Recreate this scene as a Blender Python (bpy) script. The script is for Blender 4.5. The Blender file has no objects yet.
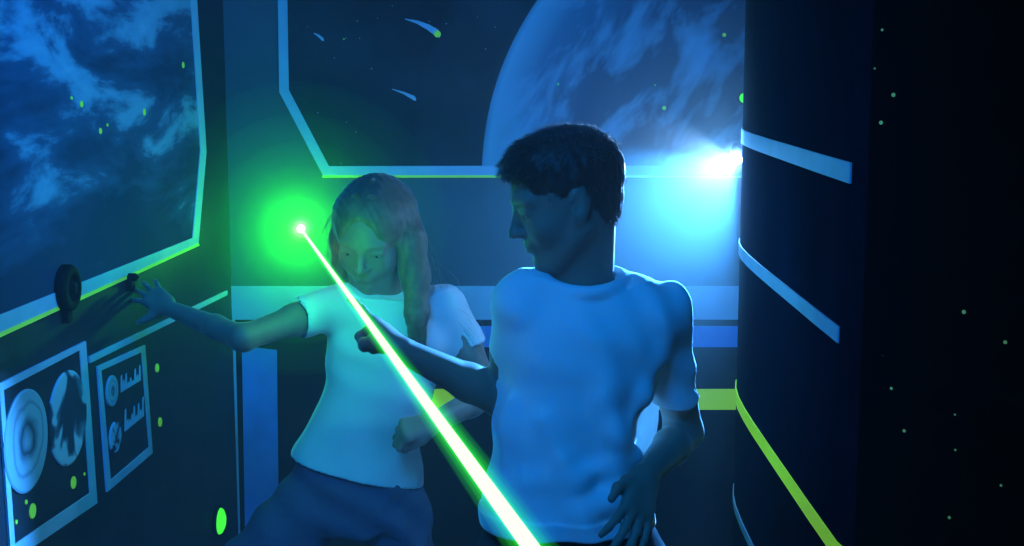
import bpy, math, random
import numpy as np
from mathutils import Vector, Matrix
random.seed(7); rng = np.random.default_rng(11)
SC = bpy.context.scene
COL = SC.collection
F = 1024*50/36.0
PITCH = math.radians(8.52)
CAM = np.array([0.0, 0.0, 1.6])

# ------------------------------------------------------------------ helpers
def ray(x, y):
    a = (x-512)/F; b = (273-y)/F
    c, s = math.cos(PITCH), math.sin(PITCH)
    return np.array([a, c+b*s, -s+b*c])
def P(x, y, Z):
    d = ray(x, y); return CAM + d*(Z/d[1])
def LW(x, y, off=0.0):            # point on the left wall   X = -1.018 + .083 Z
    d = ray(x, y); t = -(1.018-off)/(d[0]-.083*d[1]); return CAM + d*t
BACKY = 3.6
def BW(x, y, off=0.0): return P(x, y, BACKY-off)
LN = np.array([1.0, -.083, 0.0]); LN /= np.linalg.norm(LN)   # inward normal of the left wall
BN = np.array([0.0, -1.0, 0.0])

def unit(v): v = np.asarray(v, float); return v/np.linalg.norm(v)

def tag(o, label=None, cat=None, group=None, kind=None):
    if label: o['label'] = label
    if cat: o['category'] = cat
    if group: o['group'] = group
    if kind: o['kind'] = kind
    return o
def thing(name, loc, label, cat, group=None):
    o = bpy.data.objects.new(name, None); COL.objects.link(o)
    o.location = loc; o.empty_display_size = .05
    return tag(o, label, cat, group)
def link(name, me, mat, parent=None, smooth=False):
    o = bpy.data.objects.new(name, me); COL.objects.link(o)
    if mat: me.materials.append(mat)
    if smooth: me.polygons.foreach_set('use_smooth', [True]*len(me.polygons))
    if parent is not None:
        o.parent = parent
        if parent.type == 'EMPTY': o.matrix_parent_inverse = Matrix.Translation(parent.location).inverted()
    return o
def pymesh(name, V, Fc):
    me = bpy.data.meshes.new(name); me.from_pydata([tuple(map(float, v)) for v in V], [], [tuple(f) for f in Fc]); me.update(); return me
class MB:
    def __init__(s): s.V = []; s.F = []
    def add(s, V, Fc):
        n = len(s.V); s.V += [tuple(map(float, v)) for v in V]; s.F += [tuple(i+n for i in f) for f in Fc]; return s
    def prism(s, pts, n, t, back=0.001):
        n = np.asarray(n, float); pts = [np.asarray(p, float) for p in pts]; k = len(pts)
        s.add([p-n*back for p in pts]+[p+n*t for p in pts],
              [tuple(range(k))[::-1], tuple(range(k, 2*k))]+[(i, (i+1) % k, k+(i+1) % k, k+i) for i in range(k)]); return s
    def box(s, lo, hi):
        x0, y0, z0 = lo; x1, y1, z1 = hi
        return s.add([(x0,y0,z0),(x1,y0,z0),(x1,y1,z0),(x0,y1,z0),(x0,y0,z1),(x1,y0,z1),(x1,y1,z1),(x0,y1,z1)],
                     [(3,2,1,0),(4,5,6,7),(0,1,5,4),(1,2,6,5),(2,3,7,6),(3,0,4,7)])
    def lathe(s, c, axis, prof, seg=32):          # prof = [(r, h)...] along axis
        a = unit(axis); u = unit(np.cross(a, [0.3, .2, 1])); v = np.cross(a, u); c = np.asarray(c, float)
        V = []; n = len(prof)
        for r, h in prof:
            for i in range(seg):
                t = 2*math.pi*i/seg; V.append(c+a*h+(u*math.cos(t)+v*math.sin(t))*r)
        Fc = [(j*seg+i, j*seg+(i+1) % seg, (j+1)*seg+(i+1) % seg, (j+1)*seg+i) for j in range(n-1) for i in range(seg)]
        Fc += [tuple(range(seg))[::-1], tuple((n-1)*seg+i for i in range(seg))]
        return s.add(V, Fc)
    def build(s, name, mat, parent=None, smooth=False):
        me = pymesh(name, s.V, s.F)
        import bmesh
        bm = bmesh.new(); bm.from_mesh(me); bmesh.ops.recalc_face_normals(bm, faces=bm.faces); bm.to_mesh(me); bm.free()
        return link(name, me, mat, parent, smooth)

# ------------------------------------------------------------------ materials
def new_mat(name):
    m = bpy.data.materials.new(name); m.use_nodes = True
    nt = m.node_tree; b = nt.nodes['Principled BSDF']; return m, nt, b
def paint(name, c, rough=.6, vary=.15, scale=14, spec=.3, bump=.0):
    m, nt, b = new_mat(name)
    n = nt.nodes.new('ShaderNodeTexNoise'); n.inputs['Scale'].default_value = scale; n.inputs['Detail'].default_value = 5
    g = nt.nodes.new('ShaderNodeTexCoord'); nt.links.new(g.outputs['Object'], n.inputs['Vector'])
    r = nt.nodes.new('ShaderNodeValToRGB'); r.color_ramp.elements[0].position = .3; r.color_ramp.elements[1].position = .7
    r.color_ramp.elements[0].color = tuple(x*(1-vary) for x in c)+(1,); r.color_ramp.elements[1].color = tuple(min(1, x*(1+vary)) for x in c)+(1,)
    nt.links.new(n.outputs['Fac'], r.inputs['Fac']); nt.links.new(r.outputs['Color'], b.inputs['Base Color'])
    b.inputs['Roughness'].default_value = rough; b.inputs['Specular IOR Level'].default_value = spec
    if bump:
        n2 = nt.nodes.new('ShaderNodeTexNoise'); n2.inputs['Scale'].default_value = scale*8; n2.inputs['Detail'].default_value = 4
        nt.links.new(g.outputs['Object'], n2.inputs['Vector'])
        bp = nt.nodes.new('ShaderNodeBump'); bp.inputs['Strength'].default_value = bump; bp.inputs['Distance'].default_value = .004
        nt.links.new(n2.outputs['Fac'], bp.inputs['Height']); nt.links.new(bp.outputs['Normal'], b.inputs['Normal'])
    return m
def emit(name, c, s):
    m = bpy.data.materials.new(name); m.use_nodes = True; nt = m.node_tree; nt.nodes.clear()
    e = nt.nodes.new('ShaderNodeEmission'); e.inputs['Color'].default_value = c+(1,); e.inputs['Strength'].default_value = s
    o = nt.nodes.new('ShaderNodeOutputMaterial'); nt.links.new(e.outputs[0], o.inputs[0]); return m
def glowpaint(name, c, s, base=None):     # fluorescent paint: shines by itself under black light
    m, nt, b = new_mat(name)
    b.inputs['Base Color'].default_value = (base or c)+(1,); b.inputs['Roughness'].default_value = .6
    b.inputs['Emission Color'].default_value = c+(1,); b.inputs['Emission Strength'].default_value = s
    return m
M_wall = paint('dark_wall_paint', (.10, .13, .17), .7, .15, 6, .2, .15)
def mat_wall():
    m, nt, b = new_mat('back_wall_paint'); tc = nt.nodes.new('ShaderNodeTexCoord'); sx = nt.nodes.new('ShaderNodeSeparateXYZ')
    nt.links.new(tc.outputs['Object'], sx.inputs[0]); mr = nt.nodes.new('ShaderNodeMath'); mr.operation = 'GREATER_THAN'; mr.inputs[1].default_value = float(BW(500, 290)[2])
    nt.links.new(sx.outputs['Z'], mr.inputs[0]); n = nt.nodes.new('ShaderNodeTexNoise'); n.inputs['Scale'].default_value = 5; n.inputs['Detail'].default_value = 5
    nt.links.new(tc.outputs['Object'], n.inputs['Vector'])
    mx = nt.nodes.new('ShaderNodeMix'); mx.data_type = 'RGBA'; nt.links.new(mr.outputs[0], mx.inputs[0]); mx.inputs[6].default_value = (.009, .013, .018, 1); mx.inputs[7].default_value = (.09, .14, .18, 1)
    mu = nt.nodes.new('ShaderNodeMix'); mu.data_type = 'RGBA'; mu.blend_type = 'MULTIPLY'; mu.inputs[0].default_value = .35
    nt.links.new(mx.outputs[2], mu.inputs[6]); nt.links.new(n.outputs['Fac'], mu.inputs[7]); nt.links.new(mu.outputs[2], b.inputs['Base Color'])
    b.inputs['Roughness'].default_value = .8; b.inputs['Specular IOR Level'].default_value = .1; return m
M_wall = mat_wall()
M_left = paint('dark_side_wall_paint', (.015, .023, .036), .6, .2, 6, .2, .15)
M_part = paint('navy_partition_paint', (.007, .012, .024), .9, .25, 5, .0, .2)
M_floor = paint('dark_floor', (.03, .035, .04), .8)
M_ceil = paint('dark_ceiling', (.02, .02, .025), .9)
M_strip = paint('pale_blue_fluorescent_paint', (.45, .62, .80), .5, .08)
M_blue = paint('blue_fluorescent_paint', (.12, .38, .92), .5, .1)
M_pale = paint('pale_dial_paint', (.45, .62, .78), .5, .1)
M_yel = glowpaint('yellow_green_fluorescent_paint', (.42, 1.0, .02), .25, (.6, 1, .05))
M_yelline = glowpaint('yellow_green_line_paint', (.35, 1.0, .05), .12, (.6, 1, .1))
M_green = emit('green_laser_spot', (.05, .85, .03), 1.25)
M_dot = glowpaint('green_dot', (.3, 1.0, .03), .16, (.4, .9, .05))  # green with slight emission, for the dots, specks and comet head
M_black = paint('black_plastic', (.004, .0045, .005), .8, spec=.1)
M_metal = paint('black_lamp_metal', (.03, .03, .035), .35)
M_beam = emit('green_laser_light', (.55, 1.0, .50), 1.9)
M_laserlens = emit('green_laser_lens', (.5, 1.0, .45), 30)
M_lens = emit('white_blue_lamp_lens', (.45, .78, 1.0), 260)

def ramp(nt, stops, interp='LINEAR'):
    r = nt.nodes.new('ShaderNodeValToRGB'); cr = r.color_ramp; cr.interpolation = interp
    while len(cr.elements) < len(stops): cr.elements.new(.5)
    for e, (p, c) in zip(cr.elements, stops): e.position = p; e.color = tuple(c)+(1,)
    return r
def cloudmat(name, stops, scale, stretch=(1, 1, 1), seed=0.0, detail=7, rough=.5):
    m, nt, b = new_mat(name); tc = nt.nodes.new('ShaderNodeTexCoord'); mp = nt.nodes.new('ShaderNodeMapping')
    mp.inputs['Scale'].default_value = stretch; mp.inputs['Location'].default_value = (seed, seed, seed)
    n = nt.nodes.new('ShaderNodeTexNoise'); n.inputs['Scale'].default_value = scale; n.inputs['Detail'].default_value = detail
    n.inputs['Roughness'].default_value = .6; n.inputs['Distortion'].default_value = .35
    nt.links.new(tc.outputs['Object'], mp.inputs[0]); nt.links.new(mp.outputs[0], n.inputs['Vector'])
    r = ramp(nt, stops); nt.links.new(n.outputs['Fac'], r.inputs['Fac']); nt.links.new(r.outputs['Color'], b.inputs['Base Color'])
    b.inputs['Roughness'].default_value = .9; b.inputs['Specular IOR Level'].default_value = .05
    return m, nt, b, n, r, tc
# planet close-up on the left wall: pale cloud patches, fewer lower down
def mural_left():
    m, nt, b, n, r, tc = cloudmat('painted_planet_surface', [(.36, (.03, .06, .11)), (.50, (.05, .11, .20)), (.58, (.20, .38, .52)), (.75, (.34, .55, .68))], 4.6, (1, .55, 1.9), 2.3, 5)
    sx = nt.nodes.new('ShaderNodeSeparateXYZ'); nt.links.new(tc.outputs['Object'], sx.inputs[0])
    mr = nt.nodes.new('ShaderNodeMapRange'); mr.inputs['From Min'].default_value = 1.15; mr.inputs['From Max'].default_value = 1.75
    mr.inputs['To Min'].default_value = -.20; mr.inputs['To Max'].default_value = .08
    nt.links.new(sx.outputs['Z'], mr.inputs['Value'])
    ad = nt.nodes.new('ShaderNodeMath'); ad.operation = 'ADD'; nt.links.new(n.outputs['Fac'], ad.inputs[0]); nt.links.new(mr.outputs[0], ad.inputs[1])
    nt.links.new(ad.outputs[0], r.inputs['Fac'])
    return m
M_mural = mural_left()
def specks(m, nt, b, tc, basecol_socket, scale, size, colr, strength=.0):
    v = nt.nodes.new('ShaderNodeTexVoronoi'); v.inputs['Scale'].default_value = scale
    nt.links.new(tc.outputs['Object'], v.inputs['Vector'])
    lt = nt.nodes.new('ShaderNodeMath'); lt.operation = 'LESS_THAN'; lt.inputs[1].default_value = size
    nt.links.new(v.outputs['Distance'], lt.inputs[0])
    n = nt.nodes.new('ShaderNodeTexNoise'); n.inputs['Scale'].default_value = 4.0; nt.links.new(tc.outputs['Object'], n.inputs['Vector'])
    g = nt.nodes.new('ShaderNodeMath'); g.operation = 'GREATER_THAN'; g.inputs[1].default_value = .46; nt.links.new(n.outputs['Fac'], g.inputs[0])
    mu = nt.nodes.new('ShaderNodeMath'); mu.operation = 'MULTIPLY'; nt.links.new(lt.outputs[0], mu.inputs[0]); nt.links.new(g.outputs[0], mu.inputs[1])
    mx = nt.nodes.new('ShaderNodeMix'); mx.data_type = 'RGBA'
    nt.links.new(mu.outputs[0], mx.inputs[0]); mx.inputs[7].default_value = colr+(1,)
    if hasattr(basecol_socket, 'is_linked'): nt.links.new(basecol_socket, mx.inputs[6])
    else: mx.inputs[6].default_value = basecol_socket
    nt.links.new(mx.outputs[2], b.inputs['Base Color'])
    if strength:
        b.inputs['Emission Color'].default_value = colr+(1,)
        ms = nt.nodes.new('ShaderNodeMath'); ms.operation = 'MULTIPLY'; ms.inputs[1].default_value = strength
        nt.links.new(mu.outputs[0], ms.inputs[0]); nt.links.new(ms.outputs[0], b.inputs['Emission Strength'])
def mat_sky():
    m, nt, b, n, r, tc = cloudmat('painted_space_sky', [(.35, (.012, .02, .028)), (.7, (.03, .05, .07))], 2.5, (1, 1, 1), 1.0, 4)
    specks(m, nt, b, tc, r.outputs['Color'], 34, .045, (.5, .7, .8))
    return m
M_sky = mat_sky()
def mat_black():
    m, nt, b = new_mat('black_wall_with_green_specks'); tc = nt.nodes.new('ShaderNodeTexCoord')
    b.inputs['Roughness'].default_value = .9; b.inputs['Specular IOR Level'].default_value = .05
    specks(m, nt, b, tc, (.004, .005, .006, 1), 26, .075, (.35, .9, .25), .10)
    return m
M_blackwall = mat_black()
def mat_planet(center, R):
    m, nt, b, n, r, tc = cloudmat('painted_planet', [(.47, (0, 0, 0)), (.56, (.5, .5, .5)), (.7, (1, 1, 1))], 5.0, (2.0, 1, .9), 4.4, 4)
    for nd in list(nt.nodes):
        if nd.type == 'MAPPING':
            m2 = nt.nodes.new('ShaderNodeMapping'); m2.inputs['Rotation'].default_value = (0, math.radians(-32), 0)
            nt.links.new(tc.outputs['Object'], m2.inputs[0]); nt.links.new(m2.outputs[0], nd.inputs[0])
    vm = nt.nodes.new('ShaderNodeVectorMath'); vm.operation = 'DISTANCE'; vm.inputs[1].default_value = tuple(center)
    nt.links.new(tc.outputs['Object'], vm.inputs[0])
    mr = nt.nodes.new('ShaderNodeMapRange'); mr.inputs['From Min'].default_value = R*.35; mr.inputs['From Max'].default_value = R
    nt.links.new(vm.outputs['Value'], mr.inputs['Value'])
    r2 = ramp(nt, [(0, (.025, .05, .10)), (.55, (.03, .07, .14)), (.82, (.08, .19, .30)), (.97, (.24, .48, .62)), (1, (.12, .28, .40))])
    nt.links.new(mr.outputs[0], r2.inputs['Fac'])
    mx = nt.nodes.new('ShaderNodeMix'); mx.data_type = 'RGBA'; nt.links.new(r.outputs['Color'], mx.inputs[0])
    nt.links.new(r2.outputs['Color'], mx.inputs[6]); mx.inputs[7].default_value = (.22, .44, .62, 1)
    nt.links.new(mx.outputs[2], b.inputs['Base Color']); return m
def mat_rings(name, c, R):
    m, nt, b = new_mat(name); tc = nt.nodes.new('ShaderNodeTexCoord')
    vm = nt.nodes.new('ShaderNodeVectorMath'); vm.operation = 'DISTANCE'; vm.inputs[1].default_value = tuple(map(float, c))
    nt.links.new(tc.outputs['Object'], vm.inputs[0])
    n = nt.nodes.new('ShaderNodeTexNoise'); n.inputs['Scale'].default_value = 14; n.inputs['Detail'].default_value = 3; nt.links.new(tc.outputs['Object'], n.inputs['Vector'])
    a = nt.nodes.new('ShaderNodeMath'); a.operation = 'MULTIPLY_ADD'; a.inputs[1].default_value = R*.45; nt.links.new(n.outputs['Fac'], a.inputs[0]); nt.links.new(vm.outputs['Value'], a.inputs[2])
    d = nt.nodes.new('ShaderNodeMath'); d.operation = 'DIVIDE'; d.inputs[1].default_value = R*1.25; nt.links.new(a.outputs[0], d.inputs[0])
    lo = (.03, .06, .10); hi = (.32, .48, .62); mid = (.15, .26, .38)
    r = ramp(nt, [(.0, lo), (.22, lo), (.27, hi), (.36, mid), (.42, lo), (.5, mid), (.58, hi), (.68, hi), (.74, mid), (.8, hi), (1, hi)])
    nt.links.new(d.outputs[0], r.inputs['Fac']); nt.links.new(r.outputs['Color'], b.inputs['Base Color']); b.inputs['Roughness'].default_value = .6
    return m
M_map = cloudmat('painted_map_disc', [(.46, (.03, .05, .08)), (.51, (.10, .17, .25)), (.54, (.42, .6, .75)), (.8, (.42, .6, .75))], 11, (1, 1, 1), 7.1, 2)[0]

# ------------------------------------------------------------------ the room
def wallbox(name, pts, z0, z1, mat):
    """pts: closed plan polygon"""
    m = MB(); m.prism([(x, y, z0) for x, y in pts], (0, 0, 1), z1-z0, 0); o = m.build(name, mat); tag(o, kind='structure'); return o
H = 2.75
lx = lambda Z: -1.018+.083*Z
wallbox('wall_left', [(lx(-1.5), -1.5), (lx(3.7), 3.7), (lx(3.7)-.12, 3.7), (lx(-1.5)-.12, -1.5)], 0, H, M_left)
wallbox('wall_back', [(lx(3.6), 3.6), (1.5, 3.6), (1.5, 3.72), (lx(3.6)-.02, 3.72)], 0, H, M_wall)
front = [(.476, 1.905), (.4665, 1.96), (.464, 2.15), (.4625, 2.36), (.4615, 2.5), (.461, 2.64), (.462, 2.75), (.4655, 2.85), (.473, 2.93), (.485, 3.0), (.503, 3.05), (.53, 3.085), (.57, 3.10)]
wallbox('wall_right', front+[(1.5, 3.10), (1.5, 2.98), (.62, 2.98), (.58, 2.9), (.58, 1.905)], 0, H, M_part)
wallbox('wall_near', [(.4775, 1.905), (1.35, 1.25), (1.45, 1.34), (.58, 1.99)], 0, H, M_blackwall)
wallbox('wall_far', [(1.35, 1.25), (1.35, -1.5), (1.45, -1.5), (1.45, 1.34)], 0, H, M_blackwall)
wallbox('wall_rear', [(lx(-1.5)-.12, -1.5), (1.45, -1.5), (1.45, -1.62), (lx(-1.5)-.12, -1.62)], 0, H, M_ceil)
wallbox('floor', [(-1.4, -1.62), (1.6, -1.62), (1.6, 3.75), (-1.4, 3.75)], -.1, 0, M_floor)
wallbox('ceiling', [(-1.4, -1.62), (1.6, -1.62), (1.6, 3.75), (-1.4, 3.75)], H, H+.1, M_ceil)

# ------------------------------------------------------------------ left wall paintings
T = .004
def inner(p, *a): return p
def bar(name, quad, W, N, mat, parent, t=T):
    return MB().prism([W(*q) for q in quad], N, t).build(name, mat, parent)
def disc(name, px, R, mat, parent, th=.005, W=LW, N=LN):
    return MB().lathe(W(*px)+np.asarray(N)*.001, N, [(R, 0), (R, th*.7), (R*.96, th)], 48).build(name, mat, parent)
c1 = LW(24, 441); R1 = .088
# window-shaped planet mural
t = thing('space_mural', LW(100, 280), 'large window-shaped planet painting with pale blue border on the left wall', 'mural')
MB().prism([LW(-400, 473), LW(191, 238), LW(199, 150), LW(189.5, 0), LW(180, -150), LW(-400, -700)], LN, .002).build('planet_picture', M_mural, t)
bar('border', [(-400, 473), (191, 238), (197, 243), (-400, 511)], LW, LN, M_strip, t)
bar('border', [(191, 238), (197, 243), (205, 152), (199, 150)], LW, LN, M_strip, t)
bar('border', [(199, 150), (205, 152), (195.5, 0), (185, -150), (179, -150), (189.5, 0)], LW, LN, M_strip, t)
tag(bar('border_line', [(-400, 511), (197, 243), (198, 245.5), (-400, 520)], LW, LN, M_yelline, t), 'thin yellow-green line')
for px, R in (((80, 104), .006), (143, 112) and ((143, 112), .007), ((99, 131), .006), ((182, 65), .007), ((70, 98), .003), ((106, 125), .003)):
    disc('green_speck', px, R, M_dot, t, .003)  # thin green discs scattered over the mural
# thin trim line that runs to the corner
o = MB().prism([LW(-100, 443), LW(227, 290), LW(227, 294.5), LW(-100, 452)][0:0] or [LW(88, 356.5), LW(226, 290.5), LW(226, 295), LW(88.6, 363)], LN, T).build('wall_stripe', M_strip)
tag(o, 'thin pale stripe rising along the left wall to the corner', 'stripe')
# big instrument panel
def ring(outer, inn, W, N, mat, parent, names='frame_strip'):
    k = len(outer)
    for i in range(k):
        j = (i+1) % k
        bar(names, [outer[i], outer[j], inn[j], inn[i]], W, N, mat, parent)
t = thing('instrument_panel', LW(50, 440), 'large painted instrument panel with two round dials on the left wall', 'wall panel')
MB().prism([LW(0, 384), LW(84, 341), LW(96, 503), LW(9, 557)], LN, .002).build('panel_board', M_left, t)
ring([(-3, 384), (84, 341), (95.5, 503), (9, 562)], [(1.5, 390), (78, 350), (88, 493), (13, 544)], LW, LN, M_strip, t)
disc('dial', (24, 441), R1, mat_rings('painted_ring_dial', c1, R1), t)
tag(disc('map_dial', (66, 418), .087, M_map, t), 'round dial with dark map shapes')
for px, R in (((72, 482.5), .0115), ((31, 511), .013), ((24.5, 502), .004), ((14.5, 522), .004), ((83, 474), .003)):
    disc('panel_dot', px, R, M_dot, t, .003)
t = thing('gauge_panel', LW(123, 410), 'small painted panel with two dials and two bar charts, right of the large panel', 'wall panel')
MB().prism([LW(96.5, 367), LW(143.5, 346), LW(151, 452), LW(106, 491)], LN, .002).build('panel_board', M_left, t)
ring([(96, 366.5), (143.5, 345), (151, 453), (105.5, 492)], [(99.5, 370.5), (140, 352), (147.5, 447), (109, 480)], LW, LN, M_strip, t)
disc('small_dial', (110, 391), .031, mat_rings('painted_small_dial', LW(110, 391), .031), t)
disc('small_map_dial', (113.3, 437), .031, cloudmat('painted_small_map', [(.4, (.03, .05, .08)), (.5, (.42, .6, .75))], 30, (1, 1, 1), 3.1, 2)[0], t)
for (xa, ya, xb, yb, hs) in ((119.5, 392.5, 140, 380, (17, 11, 16, 6, 9, 5, 15, 8, 16)), (123.5, 431.5, 143.2, 415.5, (22, 10, 8, 12, 18, 7, 17, 9, 20))):
    m = MB(); k = len(hs)
    for i, h in enumerate(hs):
        u0 = i/k; u1 = (i+.8)/k; um = (u0+u1)/2
        p = lambda u, dy=0: LW(xa+(xb-xa)*u, ya+(yb-ya)*u-dy)
        m.prism([p(u0, 0), p(u1, 0), p(u1, 4), p(um+.02, h), p(um-.03, h-1), p(u0, 4)], LN, .003)
    m.prism([p(0), p(.98), p(.98, 4.2), p(0, 4.2)], LN, .0029)
    m.build('bar_chart', M_pale, t)
# free green dots on the wall
for px, R, lab in (((156, 368), .0095, 'small green dot right of the small gauge panel, upper of two'), ((159, 422), .010, 'small green dot right of the small gauge panel, lower of two')):
    o = disc('wall_dot', px, R, M_dot, None, .003); tag(o, lab, 'green dot', 'green dots')
# green laser spot low on the left wall, imitated by an emissive dome
t = thing('green_laser_spot', LW(217, 521), 'bright green laser spot low on the left wall beside the jeans, built as a glowing dome', 'light')
MB().lathe(LW(217, 521), LN, [(.040, 0), (.040, .005), (.036, .008)], 32).build('spot_rim', M_black, t, True)
MB().lathe(LW(217, 521)+LN*.008, LN, [(.033, 0), (.030, .005), (.02, .010), (.005, .012)], 32).build('lens', M_green, t, True)  # emissive disc imitating the laser spot; no lamp there
# round black sensors
def knob(px, R, lab):
    t = thing('wall_sensor', LW(*px), lab, 'sensor')
    c = LW(*px)
    MB().lathe(c, LN, [(R, 0), (R, .014), (R*.92, .02), (R*.6, .022), (R*.58, .015), (R*.3, .014), (R*.25, .024), (R*.1, .026)], 40).build('housing', M_black, t, True)
    MB().box(c-np.array([.0, .012, R+.02]), c+np.array([.012, .012, -R+.012])).build('mounting_tab', M_black, t)
knob((62.5, 288), .043, 'round black sensor on the pale border of the planet painting')
knob((127, 277), .008, 'tiny black knob on the border near the reaching hand')

# ------------------------------------------------------------------ back wall paintings
t = thing('space_mural', BW(500, 175), 'window-shaped space painting with planet and comets on the back wall', 'mural')
MB().prism([BW(285, -150), BW(289, 90), BW(328, 166), BW(900, 166), BW(900, -150)], BN, .002).build('space_sky', M_sky, t)
cx, cy, R = 786, 175, 304
cpx = BW(cx, cy); Rw = R*BACKY/F
arc = []
for i in range(64):
    a = math.radians(175+i*1.52); arc.append((cx+R*math.cos(a), cy+R*math.sin(a)))
arc = [(x, y) for x, y in arc if y < 166 and x < 900 and y > -150]
MB().prism([BW(482, 166)]+[BW(x, y) for x, y in arc]+[BW(900, -129), BW(900, 166)], BN, .0035).build('planet', mat_planet(cpx, Rw), t)
for q in ([(276, -150), (285, -150), (289, 90), (279.5, 92)], [(279.5, 92), (289, 90), (329, 166), (323, 175)], [(323, 175), (329, 166), (900, 165), (900, 175.5)]):
    bar('border', q, BW, BN, M_strip, t, .005)
tag(bar('border_line', [(323, 175), (900, 175.5), (900, 177.5), (322, 177.5)], BW, BN, M_yelline, t, .005), 'thin yellow-green line')
def comet(pts, mat):
    # pts: tail -> head  (x, y, halfwidth)
    up = [BW(x+w*.35, y-w) for x, y, w in pts]; dn = [BW(x-w*.35, y+w) for x, y, w in pts]
    MB().prism(up+dn[::-1], BN, .0035).build('comet', mat, t)
comet([(405, 19, .4), (417, 22, 1.5), (428, 27, 2.6), (437, 33, 3.5), (440.5, 36, 1.8)], M_pale)
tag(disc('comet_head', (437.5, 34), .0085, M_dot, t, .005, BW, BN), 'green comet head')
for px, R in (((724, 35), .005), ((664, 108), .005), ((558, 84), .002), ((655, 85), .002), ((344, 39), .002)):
    disc('green_speck', px, R, M_dot, t, .0048, BW, BN)
comet([(392, 89, .3), (404, 93, 1.1), (414, 98, 2.0), (416, 100, .8)], M_pale)
comet([(314, 33, .3), (319, 36, 1.2), (323, 39.5, 1.5), (324, 40.5, .5)], M_pale)
# coloured bands
for y0, y1, x0, x1, mat, lab in ((286, 319.5, 227, 900, M_strip, 'broad pale blue band across the back wall'),
                     (326, 347, 480, 900, M_blue, 'blue band under the broad pale band on the back wall'),
                     (389, 409.5, 425, 900, M_yel, 'yellow-green band low on the back wall')):
    o = MB().prism([BW(x0, y0), BW(x1, y0), BW(x1, y1), BW(x0, y1)], BN, .003).build('wall_stripe', mat); tag(o, lab, 'stripe')
o = MB().prism([BW(231.5, 319), BW(235, 319), BW(243, 640), BW(239, 640)], BN, .003).build('wall_stripe', M_strip); tag(o, 'thin vertical pale stripe beside the corner on the back wall', 'stripe')
o = MB().prism([BW(242, 346), BW(277, 350), BW(280, 640), BW(247, 640)], BN, .003).build('wall_panel', M_blue); tag(o, 'tall blue painted panel at the left end of the back wall', 'wall panel')

# ------------------------------------------------------------------ partition stripes
def pstripe(z, w, Zn, mat, lab, xtra=0):
    pts = [p for p in front if p[1] >= Zn-.001]
    pts = [(np.interp(Zn, [q[1] for q in front], [q[0] for q in front]), Zn)]+[p for p in pts if p[1] > Zn+.002]
    out = []
    for i, p in enumerate(pts):
        a = pts[max(0, i-1)]; b = pts[min(len(pts)-1, i+1)]
        n = unit([-(b[1]-a[1]), (b[0]-a[0]), 0]); out.append((np.array([p[0], p[1], 0]), n))
    V = []; Fc = []
    for p, n in out:
        for off, zz in ((-.001, z-w/2), (.0025, z-w/2), (.0025, z+w/2), (-.001, z+w/2)):
            q = p+n*off; V.append((q[0], q[1], zz))
    for i in range(len(out)-1):
        for k in range(4): Fc.append((i*4+k, i*4+(k+1) % 4, i*4+4+(k+1) % 4, i*4+4+k))
    Fc += [(3, 2, 1, 0), tuple(len(V)-4+k for k in range(4))]
    o = MB().add(V, Fc).build('wall_stripe', mat); tag(o, lab, 'stripe', 'stripes on the right partition'); return o
zz = lambda y: P(745, y, 3.0)[2]
pstripe(zz(134), .029, 1.955, M_strip, 'pale stripe on the right partition, topmost of four')
pstripe(zz(244), .024, 1.99, M_strip, 'pale stripe on the right partition, second from top')
pstripe(zz(386), .026, 1.915, M_yel, 'yellow-green stripe curving down the right partition')
pstripe(zz(488), .017, 1.915, M_strip, 'short blue stripe lowest on the right partition')

# green laser spot by the partition edge, imitated by an emissive dome
t = thing('green_laser_spot', BW(742, 98), 'small green laser spot above the white spotlight, built as a glowing dome', 'light')
c = P(742, 98, 3.0)+np.array([-.004, 0, 0])
t.location = c
MB().lathe(c+np.array([.012, .01, 0]), (-.35, -1, 0), [(.016, -.01), (.016, .008), (.014, .012)], 24).build('spot_rim', M_black, t, True)
MB().lathe(c+np.array([.0085, -.002, 0]), (-.35, -1, 0), [(.0105, 0), (.009, .005), (.004, .008)], 24).build('lens', M_green, t, True)  # emissive disc in place of the laser spot, not a lamp

# ------------------------------------------------------------------ spotlight
LP = P(737, 157, 2.98)
AX = unit([-.54, -.77, -.345])
t = thing('spotlight', LP, 'bright white-blue spotlight shining through haze at the partition edge', 'lamp')
MB().lathe(LP-AX*.055, AX, [(.008, -.012), (.016, 0), (.018, .03), (.019, .050), (.0175, .050), (.015, .044)], 32).build('housing', M_metal, t, True)
MB().lathe(LP-AX*.010, AX, [(.0145, 0), (.0145, .002), (.009, .005)], 32).build('lens', M_lens, t, True)
b0 = LP-AX*.05; b1 = np.array([.475, 2.965, b0[2]])
MB().lathe(b0, b1-b0, [(.006, 0), (.006, float(np.linalg.norm(b1-b0))-.004), (.018, float(np.linalg.norm(b1-b0))-.003), (.018, float(np.linalg.norm(b1-b0))+.003)], 20).build('bracket', M_metal, t, True)

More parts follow.
